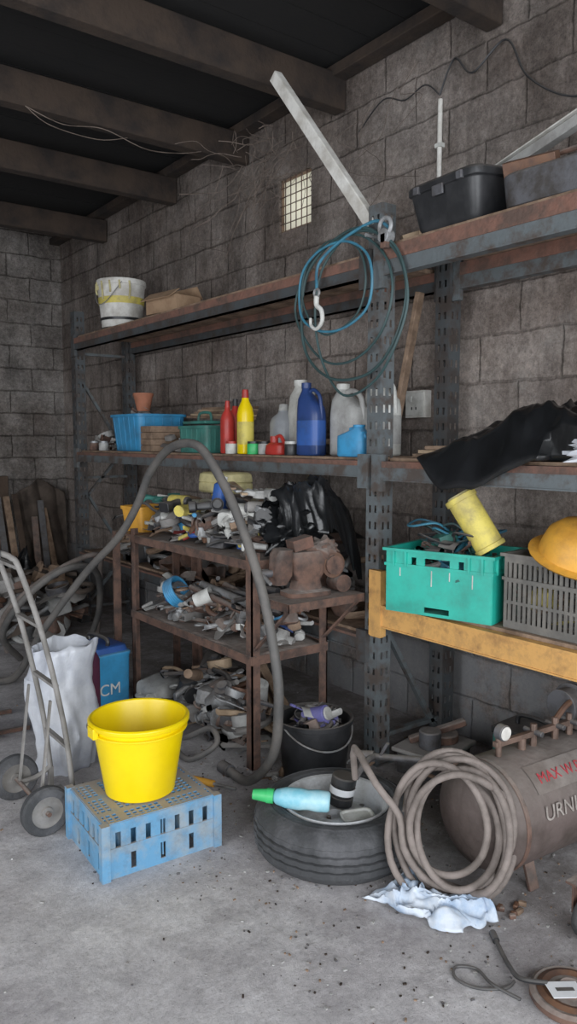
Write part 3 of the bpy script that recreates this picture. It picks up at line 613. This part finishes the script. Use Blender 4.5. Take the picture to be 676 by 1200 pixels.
# ------------------------------------------------------------------ hoses
b=B(); b.tube([(1.78,2.80,.03),(1.79,2.66,.035),(1.8,2.50,.20),(1.8,2.46,.42),(1.8,2.48,.60),(1.8,2.58,.89),(1.8,2.75,1.17),(1.8,2.92,1.36),(1.8,3.10,1.48),(1.8,3.35,1.465),(1.8,3.57,1.34),(1.79,3.7,1.17),(1.75,3.86,.98),(1.66,4.14,.74),(1.50,4.40,.38),(1.42,4.60,.10),(1.35,4.75,.025),(1.25,4.9,.025)],.021,hoseK,14,8); b.cyl((1.78,2.80,.03),(1.78,2.87,.03),.028,dsteel); b.done('black_suction_hose')
b=B()
b.tube([(1.62,5.2,.02),(1.45,5.0,.25),(1.55,4.85,.5),(1.78,4.75,.68),(2.05,4.9,.62),(2.2,5.2,.3),(2.2,5.4,.02)],.022,hoseK,12,8)
b.tube([(1.6,5.42,.02),(1.55,5.3,.3),(1.75,5.0,.6),(2.1,5.0,.72),(2.25,5.3,.5),(2.28,5.45,.02)],.018,hoseM,12,8)
b.done('coiled_suction_hose')
# ------------------------------------------------------------------ blue bottle crate + yellow bucket
crate('blue_bottle_crate',(1.225,2.54,0),.43,.36,.195,bluec,-3,'bottle')
b=B().at((1.225,2.555,.2)); 
b.lathe([(0,.004),(.122,0),(.128,.004),(.170,.262),(.176,.264),(.186,.268),(.187,.282),(.180,.288),(.172,.285),(.168,.272),(.124,.012),(0,.010)],yellow,n=64)
b.lathe([(.168,.238),(.178,.24),(.179,.247),(.169,.249)],yellow,n=64)
for s in (-1,1): b.box((s*.181,0,.258),(.02,.05,.04),yellow)
b.tube([(.188*math.cos(a),.188*math.sin(a)*1.0,.262-.012*math.sin(a)) for a in [math.pi*i/12 for i in range(13)]],.004,steel,6,3)
b.done('yellow_bucket',.0015)
# ------------------------------------------------------------------ tyre and wheel
TX,TY=1.775,2.07
b=B().at((TX,TY,0)); n=96
prof=[(.190,.028),(.20,.012),(.235,.002),(.265,.010),(.288,.028),(.297,.045)]
mid=[]
for z0,z1 in ((.045,.066),(.074,.093),(.101,.120),(.128,.147)):
    rr=.303 if .06<z0<.12 else .300
    mid+=[(rr-.002,z0),(rr,z0+.001),(rr,z1-.001),(rr-.002,z1)]
    if z1<.14: mid+=[(.291,z1+.001),(.291,z1+.007)]
prof+=mid+[(.290,.163),(.276,.180),(.255,.192),(.232,.197),(.212,.193),(.198,.184),(.190,.176)]
def tread(i,r,z):
    if .2905<r and .045<=z<=.148 and i%3==0: r-=.004
    return r,z
b.lathe(prof,tyreM,n=n,mod=tread)
b.lathe([(.245,.1945),(.248,.1965),(.256,.1925)],tyreM,n=64); b.lathe([(.214,.1945),(.217,.1965),(.223,.1962)],tyreM,n=64)
b.lathe([(.188,.028),(.186,.03),(.18,.05),(.178,.12),(.184,.165),(.198,.186),(.195,.194),(.186,.190),(.172,.160),(.166,.125),(.155,.112),(.13,.120),(.09,.14),(.07,.14),(.062,.13),(.035,.13),(.033,.11),(0,.11)],rimM,n=64)
b.lathe([(.188,.03),(.168,.03),(.166,.1)],dsteel,n=48)
for k in range(12):
    a=2*math.pi*k/12; b.at((TX+.125*math.cos(a),TY+.125*math.sin(a),.122),(0,0,math.degrees(a))); b.loft([(0,.016,.010),(.003,.014,.008)],black,12,pw=.9)
for k in range(4):
    a=2*math.pi*k/4+.4; b.at((TX+.055*math.cos(a),TY+.055*math.sin(a),.132)); b.cyl((0,0,0),(0,0,.012),.009,dsteel,n=6)
b.at(); b.done('car_wheel_with_tyre',0,30)
b=B(); p0=V((1.495,2.20,.235));p1=V((1.69,2.01,.222));dx=(p1-p0).normalized()
b.cyl(p0,p0+dx*.05,.018,green,.024); b.cyl(p0+dx*.05,p0+dx*.075,.026,green); 
b.lathe([(.012,.07),(.026,.085),(.036,.12),(.038,.17),(.034,.20),(.038,.23),(.036,.27),(.03,.277),(0,.278)],lbl,p0,dx,n=28); b.done('washing_liquid_bottle')
b=B().at((1.82,2.10,.145),(6,8,0)); b.lathe([(0,0),(.044,0),(.047,.005),(.047,.03),(.043,.033),(.043,.075),(.047,.078),(.047,.105),(.043,.11),(0,.11)],black); b.lathe([(.0475,.045),(.0475,.07)],paper); b.done('grease_tin')
b=B().at((1.79,1.97,.15),(8,0,-20)); b.loft([(0,.055,.028),(.006,.06,.032),(.014,.062,.034),(.014,.056,.028),(.008,.05,.025)],white,24,pw=.5); b.done('white_plastic_tray')
# ------------------------------------------------------------------ floor bits near rack
b=B().at((2.10,2.60,0)); b.lathe([(0,.004),(.135,0),(.14,.006),(.165,.25),(.175,.255),(.177,.275),(.17,.278),(.16,.268),(.135,.012),(0,.01)],black,n=40); b.lathe([(0,.2),(.155,.2)],dsteel); b.tube([(.17*math.cos(a),.17*math.sin(a),.27-.1*math.sin((a-3))) for a in [3+i*.35 for i in range(10)]],.004,steel,6,3); bk=b.done('black_rubber_bucket')
clutter('bucket_scrap_contents',2.04,2.16,2.54,2.66,.205,.08,30,[black,dsteel,greyp,purple,rust,ltgrey],44,1.1,parent=bk,pad=.05)
b=B().at((2.08,2.54,.30),(70,0,20)); b.cyl((0,0,-.04),(0,0,.04),.038,purple); b.cyl((0,0,.04),(0,0,.05),.03,ltgrey); b.done('aerosol_tin',.003,parent=bk)
b=B().at((1.98,3.86,.078),(90,0,-60)); b.loft([(-.1,.10,.065),(-.09,.115,.075),(.06,.115,.075),(.1,.07,.05,.02,0),(.12,.03,.03,.03,0)],ltgrey,28,pw=.5); b.cyl((.03,0,.115),(.03,0,.145),.03,white); b.tube([(-.06,0,.07),(-.07,0,.12),(0,0,.13)],.012,ltgrey); b.done('grey_plastic_jerrycan',.003)
b=B()
for k in range(9):
    b.bar((2.40+.012*k,3.15+.06*k,.03),(2.39+.05*k,3.75+.02*k,.50-.02*k),.05,.012,[wood,woodL,rust][k%3])
b.done('timber_offcuts',.002)
b=B(); b.panel((1.97,3.42,.02),(0,-1,0.05),(.55,0,.6),[i*.02 for i in range(23)],[i*.02 for i in range(13)],lambda i,j:i%2==1 and j%2==1,.006,rust); b.done('rusty_metal_grille')
b=B(); b.tube([(1.72,3.2,.02),(1.7,3.02,.03),(1.80,2.95,.1),(1.83,3.05,.14),(1.78,3.2,.06),(1.82,3.35,.02)],.014,hoseK,10,6); b.done('garden_hose_offcut')
b=B(); b.cyl((1.62,2.86,.018),(1.67,2.76,.018),.015,amber); b.cyl((1.67,2.76,.018),(1.72,2.66,.018),.007,steel); b.done('screwdriver')
clutter('floor_scrap_pile',1.97,2.25,2.95,3.72,0,.22,110,G+[wood,greyp,dsteel,woodL],51,1.6,pad=.06)
clutter('swept_debris',1.85,2.3,2.45,2.78,0,.01,20,G+[wood],52,.6,pad=.03,types='cwtu')
clutter('loose_rusty_parts',1.55,1.85,3.4,3.8,0,.03,26,G+[wood],53,1.1,pad=.05)
clutter('scattered_metal_parts',2.35,2.75,2.05,2.15,0,.03,16,G+[wood],54,1.0,pad=.02)
b=B(); b.box((2.58,2.32,.05),(.28,.22,.1),dsteel,(0,0,12)); b.box((2.58,2.32,.11),(.32,.26,.02),greyp,(0,0,12)); b.cyl((2.53,2.30,.12),(2.53,2.30,.2),.05,dsteel); b.bar((2.5,2.40,.13),(2.7,2.24,.22),.04,.03,rust); b.cyl((2.64,2.32,.12),(2.64,2.32,.16),.07,rust); b.done('scrap_gearbox',.006)
b=B(); b.box((2.88,2.0,.09),(.2,.3,.18),dgreen,(0,0,4)); b.box((2.88,2.0,.2),(.21,.31,.035),black,(0,0,4)); b.tube([(2.88,1.91,.215),(2.88,1.93,.26),(2.88,2.07,.26),(2.88,2.09,.215)],.01,black); b.done('small_toolbox',.006)
# ------------------------------------------------------------------ tank (compressor)
b=B(); A0=V((2.02,1.62,.225));A1=V((2.88,1.56,.225)); ax=(A1-A0).normalized(); Lg=(A1-A0).length; UZ=V((0,0,1))
b.lathe([(0,-.05),(.07,-.047),(.125,-.035),(.165,-.012),(.187,.02),(.19,.04),(.19,Lg-.04),(.18,Lg-.01),(.12,Lg+.035),(0,Lg+.05)],tankM,A0,ax,n=56)
for q in (.04,Lg-.04): b.lathe([(.19,q-.01),(.194,q-.008),(.194,q+.008),(.19,q+.01)],rust,A0,ax,n=56)
side=UZ.cross(ax).normalized()*-1
if side.y>0: side=-side
vs=[]
for i in range(2):
    for j in range(9):
        t=R(34+j*3.8); c_=A0+ax*(.12+i*.7); vs.append(c_+(side*math.cos(t)+UZ*math.sin(t))*.1935)
b.add(vs,[(j,j+1,10+j,9+j) for j in range(8)],stripM)
for q in (.12,.72):
    for s in (-1,1): b.bar(A0+ax*q+side*s*.12-UZ*.13,A0+ax*q+side*s*.15-UZ*.225,.045,.012,rust)
b.cyl(A0+ax*.22+UZ*.18,A0+ax*.22+UZ*.23,.014,brass); b.bar(A0+ax*.08+UZ*.235,A0+ax*.72+UZ*.235,.02,.02,brass)
b.cyl(A0+ax*.10+UZ*.19,A0+ax*.10+UZ*.27,.011,brass); b.cyl(A0+ax*.10+UZ*.28,A0+ax*.10+UZ*.28+side*.03,.028,dsteel); b.cyl(A0+ax*.10+UZ*.28+side*.03,A0+ax*.10+UZ*.28+side*.034,.024,whiteb)
for q in (.28,.40,.48): b.cyl(A0+ax*q+UZ*.18,A0+ax*q+UZ*.27,.013,brass,n=6); b.cyl(A0+ax*q+UZ*.24-side*.04,A0+ax*q+UZ*.24+side*.04,.010,dsteel)
b.tube([A0+ax*.40+UZ*.26,A0+ax*.48+UZ*.31,A0+ax*.62+UZ*.31,A0+ax*.70+UZ*.19],.011,copper)
b.box(A0+ax*.60+UZ*.26-side*.02,(.18,.18,.12),tankM); pc=A0+UZ*.28-side*.04; b.cyl(pc+ax*.48,pc+ax*.76,.065,dsteel)
for k in range(8): q=.54+.024*k; b.lathe([(.065,q-.004),(.08,q-.003),(.08,q+.003),(.065,q+.004)],dsteel,pc,ax,n=24)
tank=b.done('air_compressor_tank',.002)
def tmat(q,ang,off=.1945):
    t=R(ang); nrm=(side*math.cos(t)+UZ*math.sin(t)); up=nrm.cross(ax)
    if up.z<0: up=-up
    p=A0+ax*q+nrm*off; m=Matrix((ax,up,nrm)).transposed().to_4x4(); return Matrix.Translation(p)@m
text('MAX W.P.',.052,tmat(.15,43),redT,tank,'red_lettering'); text('URNHILL',.070,tmat(.12,9),whT,tank,'pale_lettering'); text('1923',.042,tmat(.28,-9),whT,tank,'pale_numbers')
b=B(); cc=V((1.865,1.59,.245)); nn=V((-.80,-.58,.22)).normalized(); ua=nn.cross(UZ).normalized(); ub=ua.cross(nn).normalized()
if ub.z<0: ub=-ub
P=[]; turns=7; random.seed(5)
for i in range(turns*12+1):
    a=2*math.pi*i/12; k=i/12; rr=.182+.03*math.sin(k*2.3)+.018*cn((i*.35,2,1),1); off=-.055+.11*((k*.37)%1)
    c_=cc+ua*(.036*math.sin(k*1.9))+ub*(.022*math.cos(k*2.7))
    p=c_+ua*rr*.88*math.cos(a)+ub*rr*1.10*math.sin(a)+nn*(off+.02*math.cos(a+k)); 
    if p.z<.014: p.z=.014
    P.append(p)
P+= [P[-1]+V((-.05,.06,.1)),P[-1]+V((-.02,.2,.17)),V((1.78,1.97,.30))]
b.tube(P,.0118,hoseM,10,3); b.done('coiled_air_hose')
b=B(); b.cyl((1.90,2.0,.34),(2.04,1.74,.37),.012,dsteel); b.cyl((1.87,2.05,.335),(1.90,2.0,.34),.02,dsteel); b.cyl((2.04,1.74,.37),(2.07,1.69,.375),.018,brass); b.bar((1.91,1.98,.34),(1.92,1.95,.40),.015,.01,dsteel); b.tube([(1.78,1.97,.30),(1.84,1.98,.34),(1.90,2.0,.34)],.012,dsteel); b.done('air_line_nozzle')
b=B()
def f(u,v):
    x=1.70+.15*(v-.5)+.12*u+.06*cn((u*3,v*3,5),1); y=1.76-.32*u+.06*cn((u*3,v*4,8),1)
    z=.008+.035*max(0,ridg((u*3,v*3,2)))+.028*max(0,ridg((u*8,v*7,2),3)); return V((x,y,z*min(1,.25+6*min(u,1-u,v,1-v))))
b.sheet(64,44,f,cloth); b.done('crumpled_cloth',0,80,solid=.003)
b=B(); random.seed(12)
for k in range(7): b.box((2.0+random.uniform(-.06,.06),1.42+random.uniform(-.05,.05),.008),(random.uniform(.015,.035),.015,.015),[copper,rust,wood][k%3],(0,0,random.uniform(0,180)))
b.done('broken_brick_bits',.003)
b=B().at((1.77,1.09,0)); b.lathe([(0,.03),(.03,.045),(.034,.03),(.09,.028),(.098,.03),(.108,.022),(.108,.008),(.1,0),(0,0)],rust,n=40); b.lathe([(.06,.03),(.075,.036),(.09,.03)],copper,n=40); b.box((-.03,.0,.046),(.09,.06,.002),paper,(0,4,-30)); b.box((-.03,.0,.0475),(.05,.012,.001),black,(0,4,-30)); b.done('rusty_brake_disc')
b=B(); b.tube([(1.80,1.36,.01),(1.74,1.27,.012),(1.70,1.20,.03),(1.72,1.13,.05)],.007,black,8,6); b.tube([(1.70,1.22,.01),(1.66,1.22,.008),(1.60,1.27,.006),(1.585,1.33,.006),(1.62,1.36,.006),(1.66,1.32,.006),(1.64,1.25,.012),(1.66,1.17,.006)],.0045,black,8,8); b.cyl((1.80,1.36,.01),(1.82,1.39,.012),.011,black); b.done('electric_cable')
b=B(); b.lathe([(.02,-.02),(.055,-.018),(.06,-.01),(.06,.01),(.055,.018),(.02,.02),(.02,-.02)],rubber,(2.05,1.22,.06),(0,1,.0),n=28); b.bar((2.05,1.18,.06),(2.05,1.18,.16),.03,.006,rust); b.bar((2.05,1.26,.06),(2.05,1.26,.16),.03,.006,rust); b.bb(2.01,2.09,1.17,1.27,.16,.168,rust); b.cyl((2.05,1.17,.06),(2.05,1.27,.06),.012,steel); b.done('caster_wheel')
# ------------------------------------------------------------------ sack truck
b=B()
ya,yb=2.86,3.11
for yy in (ya,yb):
    b.tube([(1.08,yy,.13),(1.05,yy,.4),(.98,yy,.75),(.90,yy,1.02),(.87,yy,1.07),(.83,yy,1.09)],.011,greyp,10,5)
    b.tube([(1.08,yy,.13),(1.02,yy,.1),(.95,yy,.095)],.011,greyp,8,4)
    b.cyl((.83,yy,1.09),(.75,yy,1.085),.015,rubber)
    b.bar((.95,yy,.1),(1.0,yy,.5),.008,.015,greyp)
for z,x in ((.3,1.065),(.55,1.025),(.8,.965),(1.03,.895)): b.bar((x,ya,z),(x,yb,z),.02,.012,greyp)
b.bb(1.08,1.13,ya-.02,yb+.02,.02,.03,greyp); b.bar((1.08,ya,.13),(1.08,ya,.02),.02,.02,greyp); b.bar((1.08,yb,.13),(1.08,yb,.02),.02,.02,greyp)
b.cyl((.95,ya-.1,.095),(.95,yb+.1,.095),.009,rust)
for yy in (ya-.06,yb+.06):
    b.lathe([(.06,-.02),(.088,-.02),(.095,-.012),(.095,.012),(.088,.02),(.06,.02)],tyreM,(.95,yy,.096),(0,1,0),n=36)
    b.lathe([(0,-.022),(.02,-.022),(.022,-.012),(.05,-.010),(.062,-.018),(.062,.018),(.05,.01),(.022,.012),(.02,.022),(0,.022)],greyp,(.95,yy,.096),(0,1,0),n=30)
b.done('sack_truck',0)
b=B()
for yy in (3.9,4.2): b.tube([(.98,yy,.03),(1.02,yy,.5),(1.12,yy,.95),(1.1,yy,1.1)],.013,rust,8,5)
for z,x in ((.35,1.0),(.7,1.06),(1.05,1.11)): b.bar((x,3.9,z),(x,4.2,z),.02,.012,rust)
b.bar((.98,3.9,.03),(1.25,3.9,.02),.02,.02,rust); b.bar((.98,4.2,.03),(1.25,4.2,.02),.02,.02,rust)
b.lathe([(.03,-.02),(.09,-.02),(.1,-.012),(.1,.012),(.09,.02),(.03,.02)],rubber,(.98,3.85,.1),(0,1,0),n=30)
b.done('rusty_trolley')
b=B().at((1.25,3.38,0),(0,0,20)); secs=[]
for i in range(30):
    t=i/29; z=.56*t; k=.95+.12*math.sin(t*2.6)
    secs.append((z,.13*k,.12*k,.012*math.sin(t*7),.01*math.cos(t*9)))
secs+= [(.555,.118,.108),(.50,.105,.10),(.47,.08,.08)]
o=len(b.v); b.loft(secs,bagW,72,True,pw=.7)
for i in range(o,len(b.v)):
    p=b.v[i]; d=V((p.x-1.25,p.y-3.38,0)); d=d.normalized() if d.length>.01 else d; an=math.atan2(d.y,d.x)
    b.v[i]=p+d*(.016*cn((math.cos(an)*2,math.sin(an)*2,p.z*4),1)+.014*ridg((math.cos(an)*3+p.z*4,math.sin(an)*3,p.z*5),1)-.007+.006*cn((p.x*40,p.y*40,p.z*25),1)); b.v[i].z+=.06*cn((p.x*9,p.y*9,1),1)*(1 if p.z>.43 else 0); b.v[i].z=max(0,b.v[i].z)
b.at(); b.done('white_plastic_sack',0,80)
b=B().at((1.44,3.64,0),(0,0,20)); b.loft([(0,.07,.06),(.02,.08,.07),(.40,.08,.07),(.45,.06,.05),(.50,.03,.03)],maroon,28,pw=.6); b.cyl((0,0,.49),(0,0,.52),.034,black); b.done('maroon_container')
b=B().at((1.70,4.05,0),(0,0,6)); b.loft([(0,.115,.14),(.01,.12,.145),(.30,.125,.15),(.31,.13,.155),(.325,.13,.155),(.33,.12,.145)],blueb,32,pw=.25); b.loft([(.33,.12,.14),(.36,.11,.13),(.365,.09,.11)],blued,32,pw=.25); b.tube([(0,-.1,.36),(0,-.09,.40),(0,.09,.40),(0,.1,.36)],.012,black)
cb=b.done('blue_cool_box',.003)
X=Matrix.Translation((1.635,3.894,.10))@Matrix.Rotation(R(6),4,'Z')@Matrix.Rotation(R(90),4,'X'); text('CM',.09,X,white,cb,'white_lettering')
# ------------------------------------------------------------------ back corner things
b=B()
def f(u,v):
    x=2.42+.5*u; z=.12+1.0*v*(1-.3*abs(u-.5)); y=7.80-.12*(1-v)-.06*abs(math.sin(u*9+v*2))-.06*cn((u*3,v*3,4),1); return V((x,min(y,7.88),z))
b.sheet(40,40,f,sackM); b.done('hanging_sacking',0,80,solid=.006)
b=B(); b.bb(1.95,2.37,7.8,7.88,0,1.15,doorM); 
for k in range(3): b.bb(1.95,2.37,7.78,7.8,.1+.35*k,.2+.35*k,doorM)
b.done('wooden_door_panel',.004)
b=B(); random.seed(6)
for k in range(9):
    x=1.9+.1*k; b.bar((x,7.2+.02*k,.03),(x+random.uniform(-.1,.1),7.58,random.uniform(.5,1.1)),.06,.02,[wood,doorM,rust,dsteel][k%4])
b.done('leaning_planks',.003)
b=B(); b.blob((1.9,6.75,.12),(.28,.25,.2),sackM,.5,2.5,3,32,18,minz=.0); b.blob((2.15,6.9,.15),(.2,.2,.3),bagK,.5,2.5,8,32,18,minz=.0); b.done('heap_of_old_sacks',0,80)
clutter('junk_heap',1.5,2.25,5.65,6.25,.0,.40,110,G+[wood,sackM,doorM],61,2.3,pad=.1)
random.seed(77); b=B()
for k in range(1300):
    x=random.uniform(-.5,2.9); y=random.uniform(.9,5.0)
    if random.random()<.6: x=random.uniform(1.2,2.4); y=random.uniform(1.1,3.2)
    s=random.uniform(.0015,.006); b.box((x,y,s*.4),(s*random.uniform(1,2.2),s,s*.8),random.choice([greyp,ltgrey,wood,dsteel,joistM]),(0,0,random.uniform(0,180)))
b.done('floor_grit')
# ------------------------------------------------------------------ lights / world / camera
w=bpy.data.worlds.new('World'); bpy.context.scene.world=w; w.use_nodes=True
bg=w.node_tree.nodes['Background']; bg.inputs[0].default_value=(.86,.93,1,1); bg.inputs[1].default_value=1.5
def area(name,loc,rot,sx,sy,e):
    l=bpy.data.lights.new(name,'AREA'); l.shape='RECTANGLE'; l.size=sx; l.size_y=sy; l.energy=e; l.color=(.93,.96,1)
    o=bpy.data.objects.new(name,l); o.location=loc; o.rotation_euler=[R(a) for a in rot]; bpy.context.scene.collection.objects.link(o)
area('open_doorway_daylight',(-.2,-2.4,1.75),(90,0,0),5.6,3.2,240)
area('added_side_fill',(-3.1,1.2,1.4),(90,0,-90),3.4,2.4,110)  # added fill from an invented left opening, brightens left-facing sides
cam=bpy.data.cameras.new('camera'); co=bpy.data.objects.new('camera',cam); bpy.context.scene.collection.objects.link(co)
cam.sensor_fit='VERTICAL'; cam.sensor_height=36; cam.lens=27; cam.clip_start=.05
co.location=(0,0,1.5); co.rotation_euler=(R(90-5.3),0,R(-36.95)); bpy.context.scene.camera=co
vs_=bpy.context.scene.view_settings; vs_.view_transform='Standard'; vs_.gamma=1.12
